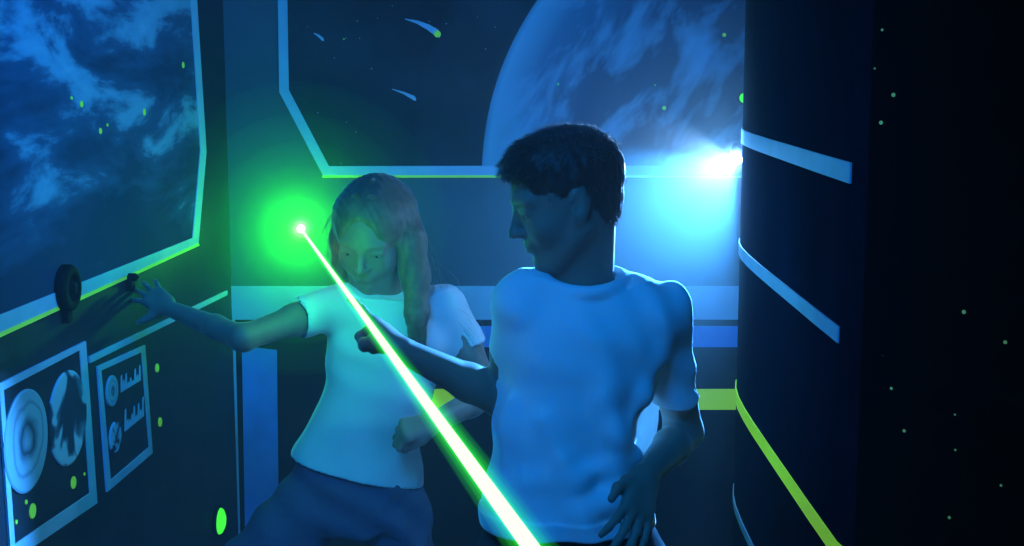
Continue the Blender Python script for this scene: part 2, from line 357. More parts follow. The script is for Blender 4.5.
# ------------------------------------------------------------------ laser
LA = BW(301, 229, .045); LB = P(530, 546, .9)
bd = unit(LB-LA)
tend = (-1.49-LA[1])/bd[1]
t = thing('laser_emitter', BW(301, 229), 'green laser source with starburst glow on the back wall', 'laser')
c = BW(301, 229)
MB().lathe(c+np.array([0, .0, 0]), BN, [(.02, -.001), (.02, .012), (.015, .016), (.013, .035), (.011, .037)], 28).build('housing', M_black, t, True)
MB().lathe(LA-bd*.012, bd, [(.009, 0), (.009, .006), (.006, .010)], 24).build('lens', M_laserlens, t, True)
o = MB().lathe(LA, bd, [(.0034, 0), (.0036, 1.0), (.0056, 2.6), (.006, float(tend))], 16).build('laser_beam', M_beam)
tag(o, 'bright green laser beam running diagonally in front of both people', 'laser beam')
beam = o
def volhaze(name, dens, c=(1, 1, 1), g=.1):
    m = bpy.data.materials.new(name); m.use_nodes = True; nt = m.node_tree; nt.nodes.clear()
    e = nt.nodes.new('ShaderNodeVolumeScatter'); e.inputs['Density'].default_value = dens; e.inputs['Anisotropy'].default_value = g; e.inputs['Color'].default_value = c+(1,)
    o = nt.nodes.new('ShaderNodeOutputMaterial'); nt.links.new(e.outputs[0], o.inputs['Volume']); return m
HZ = thing('added_haze', LA, 'added dense green-tinted haze imitating the glow around the laser source', 'haze'); HZ['kind'] = 'stuff'
for rr, dn in ((.024, 14.0), (.034, 4.0), (.05, 1.5), (.08, .8), (.115, .55), (.16, .45), (.22, .4), (.29, .32), (.37, .22)):  # layers added for the source's bloom; outer ones tinted green
    a0 = math.acos(min(1, .043/rr)); a0 = math.acos(min(1, .043/rr)); prof = [(rr*math.sin(a), rr*math.cos(a)) for a in np.linspace(.02, math.pi-a0-.02, 22)][::-1]
    MB().lathe(LA, BN, prof, 40).build('added_haze_layer', volhaze('laser_glow_haze', dn, (1, 1, 1) if rr < .04 else (.22, 1, .12)), HZ, True)
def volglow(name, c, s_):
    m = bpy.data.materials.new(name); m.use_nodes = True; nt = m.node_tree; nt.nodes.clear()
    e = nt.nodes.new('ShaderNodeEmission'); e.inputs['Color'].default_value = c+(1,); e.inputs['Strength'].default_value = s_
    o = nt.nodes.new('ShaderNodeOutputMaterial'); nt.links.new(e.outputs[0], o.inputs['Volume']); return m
for rr, s_ in ((.0080, 8), (.0115, 3.5), (.0155, 1.8)):  # emissive shells put a green glow around the beam
    MB().lathe(LA, bd, [(rr*.55, 0), (rr*.6, 1.0), (rr, 2.6), (rr, float(tend))], 24).build('beam_glow_shell', volglow('beam_glow_emission', (.03, 1.0, .05), s_), beam, True)

# ================================================================== SDF body modelling
class Vol:
    def __init__(s, lo, hi, h):
        s.lo = np.array(lo, float); s.h = h
        s.n = np.ceil((np.array(hi)-s.lo)/h).astype(int)+1
        s.ax = [(s.lo[i]+h*np.arange(s.n[i])).astype(np.float32) for i in range(3)]
        s.D = np.full(s.n, 1.0, np.float32)
    def _sl(s, lo, hi, pad):
        a = np.clip(np.floor((np.array(lo)-pad-s.lo)/s.h).astype(int), 0, s.n); b = np.clip(np.ceil((np.array(hi)+pad-s.lo)/s.h).astype(int)+1, 0, s.n)
        if (b <= a).any(): return None
        return tuple(slice(a[i], b[i]) for i in range(3))
    def _ev(s, prim, k):
        sl = s._sl(prim[0], prim[1], k+.03)
        if sl is None: return None, None
        X = s.ax[0][sl[0]][:, None, None]; Y = s.ax[1][sl[1]][None, :, None]; Z = s.ax[2][sl[2]][None, None, :]
        return sl, prim[2](X, Y, Z)
    def add(s, prim, k=.0):
        sl, d = s._ev(prim, k)
        if sl is None: return s
        a = s.D[sl]
        if k > 0:
            hh = np.maximum(k-np.abs(a-d), 0)/k; s.D[sl] = np.minimum(a, d)-hh*hh*k*.25
        else: s.D[sl] = np.minimum(a, d)
        return s
    def sub(s, prim, k=.0):
        sl, d = s._ev(prim, k)
        if sl is None: return s
        a = s.D[sl]; d = -d
        if k > 0:
            hh = np.maximum(k-np.abs(a-d), 0)/k; s.D[sl] = np.maximum(a, d)+hh*hh*k*.25
        else: s.D[sl] = np.maximum(a, d)
        return s
    def cut(s, p, n, k=0.0):          # remove everything on the +n side of p
        n = unit(n); X = s.ax[0][:, None, None]; Y = s.ax[1][None, :, None]; Z = s.ax[2][None, None, :]
        s.D = np.maximum(s.D, ((X-p[0])*n[0]+(Y-p[1])*n[1]+(Z-p[2])*n[2]).astype(np.float32)); return s
    def warp(s, fn):
        X = s.ax[0][:, None, None]; Y = s.ax[1][None, :, None]; Z = s.ax[2][None, None, :]
        s.D = s.D+fn(X, Y, Z).astype(np.float32); return s
    def mesh(s, name):
        D = s.D; I = D < 0
        n = np.array(D.shape)-1
        cnt = np.zeros(n, np.int8)
        for i in (0, 1):
            for j in (0, 1):
                for k in (0, 1): cnt += I[i:n[0]+i, j:n[1]+j, k:n[2]+k]
        act = (cnt > 0) & (cnt < 8)
        idx = np.argwhere(act); vid = np.full(n, -1, np.int32); vid[tuple(idx.T)] = np.arange(len(idx))
        pos = np.zeros((len(idx), 3)); c = np.zeros(len(idx))
        cor = [(i, j, k) for i in (0, 1) for j in (0, 1) for k in (0, 1)]
        val = {q: D[idx[:, 0]+q[0], idx[:, 1]+q[1], idx[:, 2]+q[2]] for q in cor}
        for q in cor:
            for ax in range(3):
                if q[ax]: continue
                r = list(q); r[ax] = 1; r = tuple(r); a, b = val[q], val[r]; m = (a < 0) != (b < 0)
                t = np.where(m, a/np.where(m, a-b, 1), 0)
                pp = np.zeros((len(idx), 3)); pp += q; pp[:, ax] += t
                pos[m] += pp[m]; c[m] += 1
        V = s.lo+(idx+pos/c[:, None])*s.h
        quads = []
        for ax in range(3):
            b, e = (ax+1) % 3, (ax+2) % 3
            A = np.take(I, range(0, D.shape[ax]-1), ax); B = np.take(I, range(1, D.shape[ax]), ax)
            m = A != B
            ed = np.argwhere(m); ed = ed[(ed[:, b] > 0) & (ed[:, e] > 0) & (ed[:, b] < n[b]) & (ed[:, e] < n[e])]
            def g(ob, oe):
                q = ed.copy(); q[:, b] += ob; q[:, e] += oe; return vid[tuple(q.T)]
            Q = np.stack([g(-1, -1), g(0, -1), g(0, 0), g(-1, 0)], 1)
            inside = A[tuple(ed.T)]; Q[~inside] = Q[~inside][:, ::-1]
            quads.append(Q)
        Q = np.concatenate(quads); Q = Q[(Q >= 0).all(1)]
        return npmesh(name, V, Q)
def npmesh(name, V, Q):
    me = bpy.data.meshes.new(name); k = Q.shape[1]
    me.vertices.add(len(V)); me.vertices.foreach_set('co', np.asarray(V, np.float32).ravel())
    me.loops.add(Q.size); me.loops.foreach_set('vertex_index', Q.astype(np.int32).ravel())
    me.polygons.add(len(Q)); me.polygons.foreach_set('loop_start', np.arange(0, Q.size, k, dtype=np.int32)); me.polygons.foreach_set('loop_total', np.full(len(Q), k, np.int32))
    me.update(calc_edges=True); me.validate(); return me

def cone(a, b, ra, rb, flat=None):
    a = np.asarray(a, float); b = np.asarray(b, float); r = max(ra, rb)
    lo = np.minimum(a, b)-r; hi = np.maximum(a, b)+r; ab = b-a; L = float(ab@ab)+1e-9
    def fn(X, Y, Z):
        px, py, pz = X-a[0], Y-a[1], Z-a[2]
        t = np.clip((px*ab[0]+py*ab[1]+pz*ab[2])/L, 0, 1); px = px-t*ab[0]; py = py-t*ab[1]; pz = pz-t*ab[2]
        q2 = px*px+py*py+pz*pz
        if flat is not None:
            n, f = flat; dn = px*n[0]+py*n[1]+pz*n[2]; q2 = q2+dn*dn*(1/(f*f)-1)
        return np.sqrt(q2)-(ra+(rb-ra)*t)
    return lo, hi, fn
def ell(c, r, A=None):
    c = np.asarray(c, float); A = np.eye(3) if A is None else np.asarray(A, float); R = max(r)
    def fn(X, Y, Z):
        p = (X-c[0], Y-c[1], Z-c[2]); k0 = 0; k1 = 0
        for i in range(3):
            q = p[0]*A[i][0]+p[1]*A[i][1]+p[2]*A[i][2]; k0 = k0+(q/r[i])**2; k1 = k1+(q/r[i]**2)**2
        k0 = np.sqrt(k0); k1 = np.sqrt(k1)+1e-6
        return k0*(k0-1)/k1
    return c-R, c+R, fn
def loft(st, ex=2.3):
    """st rows: z, cx, cy, halfwidth, halfdepth, twist(deg)"""
    st = np.array(sorted([tuple(r)+(0,)*(6-len(r)) for r in st])); z = st[:, 0]
    m = max(st[:, 3].max(), st[:, 4].max())
    lo = np.array([st[:, 1].min()-m, st[:, 2].min()-m, z[0]]); hi = np.array([st[:, 1].max()+m, st[:, 2].max()+m, z[-1]])
    zf = np.linspace(z[0], z[-1], 80)
    sm = []
    for i in range(1, 6):
        v = np.interp(zf, z, st[:, i]); kk = np.array([1, 3, 5, 6, 5, 3, 1.]); kk /= kk.sum()
        v = np.convolve(np.pad(v, 3, 'edge'), kk, 'valid'); sm.append(v)
    def fn(X, Y, Z):
        Zr = Z.ravel(); g = [np.interp(Zr, zf, v)[None, None, :] for v in sm]
        a = np.radians(g[4]); dx = X-g[0]; dy = Y-g[1]; u = dx*np.cos(a)+dy*np.sin(a); v = -dx*np.sin(a)+dy*np.cos(a)
        k = (np.abs(u/g[2])**ex+np.abs(v/g[3])**ex)**(1/ex)
        d = (k-1)*np.minimum(g[2], g[3])
        return np.maximum(d, np.maximum(z[0]-Z, Z-z[-1]))
    return lo, hi, fn

def sleeve(v, parts, c0, ax, rin, ball=.09):
    s = Vol(v.lo, v.lo+v.h*(v.n-1), v.h); s.n = v.n.copy(); s.ax = v.ax; s.D = np.full(v.D.shape, 1.0, np.float32)
    for p, k in parts: s.add(p, k)
    s.cut(c0, ax)
    s.sub(cone(c0-ax*.03, c0+ax*.1, rin, rin+.003), .002)
    a = v.D; d = s.D; k = .028; hh = np.maximum(k-np.abs(a-d), 0)/k; v.D = np.minimum(a, d)-hh*hh*k*.25
class Frame:
    """local frame: x = person's right->left side axis, y = forward, z = up"""
    def __init__(s, C, fwd, up, sc=1.0):
        s.C = np.asarray(C, float); s.f = unit(fwd); up = np.asarray(up, float); s.r = unit(np.cross(s.f, up)); s.u = np.cross(s.r, s.f); s.s = sc
        s.A = np.array([s.r, s.f, s.u])
    def pt(s, q): return s.C+s.s*(q[0]*s.r+q[1]*s.f+q[2]*s.u)
    def cone(s, a, b, ra, rb, flat=None): return cone(s.pt(a), s.pt(b), ra*s.s, rb*s.s, None if flat is None else (flat[0]@s.A, flat[1]))
    def ell(s, c, r, rot=None): return ell(s.pt(c), [x*s.s for x in r], s.A if rot is None else rot@s.A)
def rotx(a):
    a = math.radians(a); c, s = math.cos(a), math.sin(a); return np.array([[1, 0, 0], [0, c, s], [0, -s, c]])
def rotz(a):
    a = math.radians(a); c, s = math.cos(a), math.sin(a); return np.array([[c, s, 0], [-s, c, 0], [0, 0, 1]])

def add_head(v, H):
    v.add(H.ell((0, -.010, .032), (.0705, .090, .077)), .02)
    v.add(H.ell((0, .022, -.030), (.058, .056, .070)), .035)
    v.add(H.ell((0, .046, -.078), (.030, .030, .026)), .025)
    v.add(H.ell((0, .066, -.088), (.014, .012, .014)), .016)
    for s in (-1, 1):
        v.add(H.ell((s*.036, .047, -.028), (.022, .024, .024)), .02)
        v.add(H.cone((s*.058, -.005, -.045), (s*.032, .045, -.085), .013, .012), .02)
        v.add(H.cone((s*.014, .076, .020), (s*.043, .063, .022), .009, .008), .014)
    for s in (-1, 1): v.sub(H.ell((s*.031, .088, .003), (.017, .014, .011)), .010)
    v.add(H.cone((0, .078, .010), (0, .093, -.020), .0065, .0075), .010)
    v.add(H.ell((0, .096, -.027), (.0095, .0100, .0085)), .006)
    for s in (-1, 1):
        v.add(H.ell((s*.0105, .085, -.030), (.0065, .009, .006)), .005)
        v.sub(H.ell((s*.0055, .091, -.0375), (.0028, .004, .003)), .002)
    v.add(H.ell((0, .073, -.052), (.022, .012, .014)), .014)
    v.add(H.cone((-.017, .077, -.0505), (.017, .077, -.0505), .0035, .0035), .006)
    v.add(H.ell((0, .0825, -.0495), (.014, .0055, .0042)), .004)
    v.add(H.ell((0, .0815, -.0585), (.013, .0060, .0048)), .004)
    v.sub(H.cone((-.016, .0865, -.054), (.016, .0865, -.054), .0018, .0018), .003)
    v.sub(H.ell((0, .083, -.069), (.014, .006, .004)), .006)
    for s in (-1, 1):                                   # eyelids
        v.add(H.cone((s*.021, .0745, .0052), (s*.042, .0690, .0044), .0070, .0062), .003)
        v.add(H.cone((s*.022, .0725, -.0045), (s*.040, .068, -.004), .003, .0025), .004)
        v.add(H.ell((s*.070, -.010, -.004), (.007, .017, .029), rotx(12)@rotz(s*-22)), .006)   # ears
        v.add(H.ell((s*.068, .000, -.030), (.006, .008, .009)), .005)
        v.sub(H.ell((s*.078, -.006, -.001), (.005, .009, .016), rotx(12)), .004)
def eyes(H, parent):
    for s in (-1, 1):
        c = H.pt((s*.031, .0650, .001)); m = MB(); r = .0112*H.s
        prof = [(r*math.sin(a), -r*math.cos(a)) for a in np.linspace(.05, math.pi-.05, 16)]
        m.lathe(c, H.f, prof, 24); e = m.build('eye', M_eye, parent, True)
        gz = unit(H.f-.42*H.u); MB().lathe(c+gz*r*.93, gz, [(r*.42, 0), (r*.4, r*.06), (r*.15, r*.11)], 20).build('iris', M_iris, e, True)

def rotv(v, ax, a):
    a = math.radians(a); return v*math.cos(a)+np.cross(ax, v)*math.sin(a)+ax*(ax@v)*(1-math.cos(a))
def add_hand(v, W, d, n, side, sc, curls, spread=(8, 2, -4, -10), thumb=None, r=1.0):
    """W wrist, d palm direction, n palm-side normal, side = towards the thumb"""
    W = np.asarray(W, float); d = unit(d); n = unit(n-d*(n@d)); s_ = unit(np.cross(n, d)); s_ = s_ if s_@side > 0 else -s_
    offs = (.026, .009, -.009, -.025); pl = (.078, .080, .076, .069)
    seg = ((.036, .022, .018), (.040, .025, .019), (.037, .023, .018), (.029, .018, .016))
    for i in range(4):
        b = W+sc*(d*pl[i]+s_*offs[i]); a0 = W+sc*(s_*offs[i]*.55+d*.008)
        v.add(cone(a0, b, .0120*sc*r, .0100*sc*r), .016*sc)
        ax = unit(np.cross(d, n)); dirv = rotv(d, n, 0)
        sp = spread[i]; dd = unit(d+s_*math.tan(math.radians(sp))); ax = unit(np.cross(dd, n)); p = b; rr = (.0088, .0090, .0086, .0076)[i]*sc*r
        for j in range(3):
            dd = rotv(dd, ax, curls[i][j]); q = p+dd*seg[i][j]*sc
            v.add(cone(p, q, rr, rr*.9), .004*sc if j else .007*sc); rr *= .9
            v.add(ell(p, (rr*1.12,)*3), .004*sc); p = q
    v.add(cone(W+sc*(s_*.022+d*.022+n*.006), W+sc*(d*.055+s_*.024+n*.006), .013*sc, .010*sc), .014*sc)   # thenar
    v.add(cone(W+sc*(-s_*.020+d*.020+n*.005), W+sc*(d*.055-s_*.022+n*.004), .011*sc, .009*sc), .014*sc)
    if thumb is None: thumb = [(.034, .045, .012), (.05, .070, .02), (.055, .092, .022)]
    p = W+sc*(d*.018+s_*.020+n*.004); rr = .0115*sc
    for (a, b, c) in thumb:
        q = W+sc*(s_*a+d*b+n*c); v.add(cone(p, q, rr, rr*.88), .010*sc); rr *= .88; p = q

def cloth(name, c, bump=.35, scale=60, rough=.85):
    m, nt, b = new_mat(name); b.inputs['Base Color'].default_value = c+(1,); b.inputs['Roughness'].default_value = rough
    b.inputs['Specular IOR Level'].default_value = .15
    tc = nt.nodes.new('ShaderNodeTexCoord'); n = nt.nodes.new('ShaderNodeTexNoise'); n.inputs['Scale'].default_value = scale; n.inputs['Detail'].default_value = 8
    nt.links.new(tc.outputs['Object'], n.inputs['Vector'])
    bp = nt.nodes.new('ShaderNodeBump'); bp.inputs['Strength'].default_value = bump; bp.inputs['Distance'].default_value = .003
    nt.links.new(n.outputs['Fac'], bp.inputs['Height']); nt.links.new(bp.outputs['Normal'], b.inputs['Normal']); return m, nt, b
M_skin = paint('skin', (.25, .175, .13), .5, .06, 30, .35)
M_tee = cloth('white_cotton', (.78, .80, .82), .2, 30)[0]
for m_ in (M_tee,):
    b_ = m_.node_tree.nodes['Principled BSDF']; b_.inputs['Sheen Weight'].default_value = 1.0; b_.inputs['Sheen Roughness'].default_value = .35
def thin_cloth():
    m = bpy.data.materials.new('thin_white_cotton'); m.use_nodes = True; nt = m.node_tree; nt.nodes.clear()
    d = nt.nodes.new('ShaderNodeBsdfDiffuse'); t = nt.nodes.new('ShaderNodeBsdfTranslucent'); x = nt.nodes.new('ShaderNodeMixShader'); o = nt.nodes.new('ShaderNodeOutputMaterial')
    d.inputs[0].default_value = (.8, .82, .84, 1); t.inputs[0].default_value = (.85, .87, .9, 1); x.inputs[0].default_value = .6
    nt.links.new(d.outputs[0], x.inputs[1]); nt.links.new(t.outputs[0], x.inputs[2]); nt.links.new(x.outputs[0], o.inputs[0]); return m
M_thin = thin_cloth()
M_denim = cloth('dark_denim', (.05, .085, .15), .4, 120)[0]
M_trous = cloth('dark_trousers', (.03, .04, .055), .3, 90)[0]
M_shoe = paint('dark_shoe_rubber', (.05, .05, .06), .6)
M_eye = paint('eye_white', (.6, .6, .6), .3, .02); M_iris = paint('dark_iris', (.03, .02, .015), .2, .1)
def hairmat(name, c):
    m = paint(name, c, .5, .35, 60, .4); b = m.node_tree.nodes['Principled BSDF']; b.inputs['Sheen Weight'].default_value = 1.0; b.inputs['Sheen Roughness'].default_value = .3
    nt = m.node_tree; t = nt.nodes.new('ShaderNodeBsdfTranslucent'); t.inputs[0].default_value = (.55, .50, .45, 1); x = nt.nodes.new('ShaderNodeMixShader'); x.inputs[0].default_value = .35
    nt.links.new(b.outputs[0], x.inputs[1]); nt.links.new(t.outputs[0], x.inputs[2]); nt.links.new(x.outputs[0], nt.nodes['Material Output'].inputs[0]); return m
b_ = M_skin.node_tree.nodes['Principled BSDF']; b_.inputs['Sheen Weight'].default_value = .5; b_.inputs['Sheen Roughness'].default_value = .3
M_hairb = hairmat('dark_brown_hair', (.035, .024, .018)); M_hairg = hairmat('brown_hair', (.26, .18, .10))

def tubes(name, lines, r0, r1, mat, parent, base=None):
    """thin 3-sided tapering hair strands; lines: (N,K,3)"""
    L = np.asarray(lines); N, K, _ = L.shape
    T = np.gradient(L, axis=1); T /= np.linalg.norm(T, axis=2, keepdims=True)+1e-9
    ref = np.array([.31, .57, .76]); U = np.cross(T, ref); U /= np.linalg.norm(U, axis=2, keepdims=True)+1e-9; W = np.cross(T, U)
    rad = np.linspace(r0, r1, K)[None, :, None]
    ring_ = np.stack([L+rad*(U*math.cos(a)+W*math.sin(a)) for a in (0, 2.094, 4.189)], 2)   # N,K,3,3
    V = ring_.reshape(-1, 3)
    n = np.arange(N)[:, None, None]*K*3; k = np.arange(K-1)[None, :, None]*3; s = np.arange(3)[None, None, :]; s2 = (s+1) % 3
    Q = np.stack([n+k+s, n+k+s2, n+k+3+s2, n+k+3+s], -1).reshape(-1, 4)
    return V, Q
def merge(me, V, Q, name):
    n = len(me.vertices); co = np.empty(n*3, np.float32); me.vertices.foreach_get('co', co)
    k = len(me.polygons); li = np.empty(len(me.loops), np.int32); me.loops.foreach_get('vertex_index', li)
    V2 = np.concatenate([co.reshape(-1, 3), V]); Q2 = np.concatenate([li.reshape(-1, 4), Q+n]); return npmesh(name, V2, Q2)

def shoe(name, heel, toe, sc, parent):
    heel = np.asarray(heel, float); toe = np.asarray(toe, float); heel[2] = toe[2] = 0
    d = unit(toe-heel); L = np.linalg.norm(toe-heel)
    v = Vol(np.minimum(heel, toe)-[.09, .09, .0], np.maximum(heel, toe)+[.09, .09, .16], .005)
    v.add(cone(heel+[0, 0, .035]+d*.03, toe+[0, 0, .028]-d*.035, .036, .040), 0)
    v.add(cone(heel+[0, 0, .04]+d*.035, heel+[0, 0, .10]+d*.04, .038, .040), .03)
    v.add(cone(heel+[0, 0, .085]+d*.05, toe+[0, 0, .04]-d*.07, .032, .028), .03)
    v.cut((0, 0, .004), (0, 0, -1)); v.cut((0, 0, .12), (0, 0, 1))
    return link(name, v.mesh(name), M_shoe, parent, True)
def arm(v, S, E, W, rs, ra, re, rf, rw):
    S, E, W = map(lambda q: np.asarray(q, float), (S, E, W))
    v.add(cone(S, S+(E-S)*.45, rs, ra), .03); v.add(cone(S+(E-S)*.45, E, ra, re), .02)
    v.add(cone(E, E+(W-E)*.35, re, rf), .015); v.add(cone(E+(W-E)*.35, W, rf, rw), .012)
def leg(v, Hh, K, A, rh, rk, rc, ra, k=.03):
    v.add(cone(Hh, K, rh, rk), k); c = np.asarray(K)+(np.asarray(A)-K)*.35; v.add(cone(K, c, rk, rc), .02); v.add(cone(c, A, rc, ra), .02)
def folds(amp, dirs):
    def fn(X, Y, Z):
        r = 0
        for (a, b, c, ph, w, wf) in dirs:
            u = a*X+b*Y+c*Z
            r = r+w*np.sin(u+ph+wf*np.sin(9*X+13*Z+ph)+1.1*np.sin(17*X-7*Z+5*Y))
        return amp*r
    return fn

# ================================================================== PERSON 1 : in front
base = np.array([.10, 2.24, 0])
boy = thing('person', base, 'person with short dark hair and white t-shirt standing in front, one hand on hip', 'person')
ZB = 2.20
HB = Frame(P(567, 199, ZB), (-.965, -.10, -.30), (-.25, -.03, 1), .985)
v = Vol((-.36, 1.85, .0), (.46, 2.55, 1.56), .004)
add_head(v, HB)
nb = P(590, 288, 2.225)
v.add(cone(HB.pt((0, -.028, -.030)), nb+np.array([-.006, 0, 0]), .041, .042), .025)
v.add(cone(HB.pt((0, -.008, -.06)), P(581, 282, 2.21), .034, .037), .025)
st = lambda y, xl, xr, dd, Zc=ZB, tw=0: (P(512, y, Zc)[2], (P(xl, y, Zc)[0]+P(xr, y, Zc)[0])/2, Zc, (P(xr, y, Zc)[0]-P(xl, y, Zc)[0])/2, dd, tw)
v.add(loft([st(300, 545, 640, .05), st(330, 520, 660, .075), st(400, 510, 640, .078), st(470, 512, 622, .068), st(530, 504, 632, .070), st(585, 502, 640, .078)]), .03)
S1, E1, W1 = P(661, 311, 2.21), P(684, 432, 2.30), P(645, 476, 2.115)
arm(v, S1, E1, W1, .033, .034, .030, .029, .021)
S2, E2, W2 = P(522, 307, 2.20), P(503, 399, 2.26), P(404, 351, 2.19)
arm(v, S2, E2, W2, .033, .033, .030, .030, .020)
v.add(cone(P(590, 298, 2.22), S1, .028, .030), .02); v.add(cone(P(585, 300, 2.21), S2, .028, .030), .02)
# hand on the hip: fingers point down, thumb to the left
add_hand(v, W1, P(634, 526, 2.04)-W1, (-.2, .9, .1), (-1, 0, 0), .86,
         ((14, 18, 12), (10, 14, 10), (8, 14, 10), (6, 12, 10)), spread=(12, 4, -4, -12),
         thumb=[(.036, .036, .002), (.052, .062, .0), (.058, .090, .002)])
# outstretched hand: index finger points up and left, the rest curl
dH = P(372, 318, 2.25)-W2
add_hand(v, W2, dH, (-.75, .12, -.62), (-.1, -.75, .5), .88,
         ((-4, 4, 4), (72, 92, 45), (76, 92, 45), (78, 90, 45)), spread=(0, 0, -2, -5),
         thumb=[(.028, .046, .022), (.022, .064, .038), (.006, .074, .046)], r=1.1)
hb = lambda x, Z=2.22: P(x, 575, Z)
leg(v, hb(525), np.array([.02, 2.20, .43]), np.array([.0, 2.28, .09]), .075, .050, .048, .034)
leg(v, hb(620), np.array([.19, 2.22, .43]), np.array([.22, 2.30, .09]), .075, .050, .048, .034)
body = link('body', v.mesh('body'), M_skin, boy, True)
eyes(HB, body)
# hair
v = Vol(HB.C-.15, HB.C+.15, .0028)
v.add(HB.ell((0, -.011, .034), (.0730, .0925, .0790)), 0)
v.add(HB.ell((0, .036, .080), (.046, .040, .022)), .03)
v.add(HB.ell((0, .068, .072), (.036, .018, .011)), .012)
v.add(HB.ell((0, -.050, -.022), (.052, .032, .040)), .02)
v.sub(HB.ell((0, .100, .020), (.085, .052, .050)), .008)
v.sub(HB.ell((0, .078, -.058), (.1, .070, .092)), .016)
v.sub(HB.ell((0, .0, -.12), (.1, .075, .080)), .006)
for s in (-1, 1): v.sub(HB.ell((s*.078, -.004, -.014), (.012, .019, .030)), .004)
v.warp(lambda X, Y, Z: .0011*np.sin(190*X+60*Z+2*np.sin(90*Y))*np.sin(160*Z+120*Y)+.0008*np.sin(330*Y+250*X))
me = v.mesh('hair')
co = np.empty(len(me.vertices)*3, np.float32); me.vertices.foreach_get('co', co); co = co.reshape(-1, 3)
nn = np.empty(len(me.vertices)*3, np.float32); me.vertices.foreach_get('normal', nn); nn = nn.reshape(-1, 3)
loc = (co-HB.C)@HB.A.T/HB.s
outer = np.linalg.norm((loc-[0, -.012, .036])/[.0755, .0955, .0815], axis=1) > .93
ids = np.where(outer)[0]; ids = rng.choice(ids, 7000)
p0 = co[ids]; n0 = nn[ids]; comb = (HB.f*.5+HB.u*-.35)[None]+rng.normal(0, .35, (len(ids), 3)); top = (loc[ids, 2] > .05)[:, None]
ln = np.where(top, .0125, .0055)*rng.uniform(.6, 1.3, (len(ids), 1))
dirv = n0*np.where(top, .75, .5)+comb*np.where(top, .8, .6); dirv[(loc[ids, 1] > .06)] += HB.f*.5-HB.u*.35; dirv /= np.linalg.norm(dirv, axis=1, keepdims=True)
K = 4; tt = np.linspace(0, 1, K)[None, :, None]
L = p0[:, None]-n0[:, None]*.002+dirv[:, None]*ln[:, None]*tt+(HB.f*.25-HB.u*.5)[None, None]*ln[:, None]*tt**2*.5
V, Q = tubes('h', L, .0007, .00015, None, None); me = merge(me, V, Q, 'hair')
link('hair', me, M_hairb, boy, True)
# t-shirt
v = Vol((-.14, 1.90, .76), (.42, 2.46, 1.36), .0035)
v.add(loft([st(283, 548, 642, .045), st(300, 517, 668, .062), st(330, 503, 668, .083), st(380, 501, 655, .088), st(420, 496, 640, .088), st(455, 489, 636, .090), st(500, 484, 648, .100), st(535, 478, 652, .108), st(600, 474, 656, .112)], 2.2), 0)
v.add(cone(P(598, 294, 2.225), P(659, 310, 2.212), .035, .044), .03)
v.add(cone(P(575, 295, 2.21), P(527, 302, 2.20), .036, .045), .03)
SE = S1+(E1-S1)*.66; SL = S2+(E2-S2)*.74; ax1 = unit(E1-S1); ax2 = unit(E2-S2)
sleeve(v, [(cone(P(660, 311, 2.212), SE+ax1*.03, .0445, .0425), 0)], SE, ax1, .0385)
sleeve(v, [(cone(P(524, 306, 2.20), SL+ax2*.03, .044, .041), 0)], SL, ax2, .036)
# draped folds
for pts, r, k in ((((655, 345), (640, 395), (622, 440)), .006, .03), (((600, 400), (615, 430), (634, 455)), .004, .03), (((545, 420), (565, 460), (600, 500)), .004, .03),
                  (((512, 400), (510, 460), (500, 510)), .008, .022), (((640, 470), (600, 505), (540, 530)), .008, .03), (((636, 455), (585, 475), (530, 480)), .006, .03)):
    q = []
    for x, y in pts:
        row = st(y, 500, 650, .09); u = (P(x, y, ZB)[0]-row[1])/.115; u = max(-.97, min(.97, u)); q.append(P(x, y, ZB-.088*(1-abs(u)**2.2)**(1/2.2)))
    for a, b in zip(q, q[1:]): v.add(cone(a, b, r, r), k)
v.warp(folds(.0038, ((42, 10, 26, 0, 1, 1.2), (78, 20, 30, 1.3, .5, 1.5), (20, 0, 75, 2.2, .4, 2.0))))
# neck opening
nc = P(586, 283, 2.215)
v.sub(ell(nc+np.array([0, -.012, .034]), (.064, .066, .050), rotx(-10)), .004)
for i in range(28):
    a, b = [2*math.pi*q/28 for q in (i, i+1)]
    cr = lambda t: P(588, 281, 2.205)+np.array([.0545*math.cos(t), .056*math.sin(t), .010*math.sin(t)+.004*math.cos(t)])
    v.add(cone(cr(a), cr(b), .0065, .0065), .012)
hemz = P(512, 522, ZB)[2]
v.warp(lambda X, Y, Z: np.where(Z < hemz+.03, -.003, 0.0))
v.cut((0, 0, hemz), (0, 0, -1))
v.sub(loft([(hemz-.03, .075, ZB, .108, .094), (hemz+.02, .075, ZB, .108, .094)], 2.2), 0)
tee = link('t_shirt', v.mesh('t_shirt'), M_tee, boy, True)
def flap(rows, name, parent):
    m = MB(); n = len(rows)
    V = []
    for (y, xl, xr, Z) in rows:
        for i in range(7):
            u = i/6; V.append(P(xl+(xr-xl)*u, y, Z+.085*u+.012*math.sin(u*math.pi)+.006*math.sin(u*9+y*.2)))
    V = np.array(V); W2_ = V+np.array([0, .0015, 0]); F_ = []
    for j in range(n-1):
        for i in range(6):
            a = j*7+i; F_.append((a, a+1, a+8, a+7)); F_.append((a+n*7, a+7+n*7, a+8+n*7, a+1+n*7))
    bd_ = list(range(7))+[7*j+6 for j in range(1, n)]+list(range(7*n-2, 7*n-8, -1))+[7*j for j in range(n-2, 0, -1)]
    for a, b in zip(bd_, bd_[1:]+bd_[:1]): F_.append((a, b, b+n*7, a+n*7))
    return m.add(np.concatenate([V, W2_]), F_).build(name, M_thin, parent, True)
tag(flap([(388, 640, 659, 2.27), (402, 636, 659, 2.275), (420, 630, 658.5, 2.28), (438, 626, 656, 2.28), (450, 624, 650, 2.275), (458, 624, 643, 2.27)], 'loose_fold', tee), 'back-lit loose white cloth')
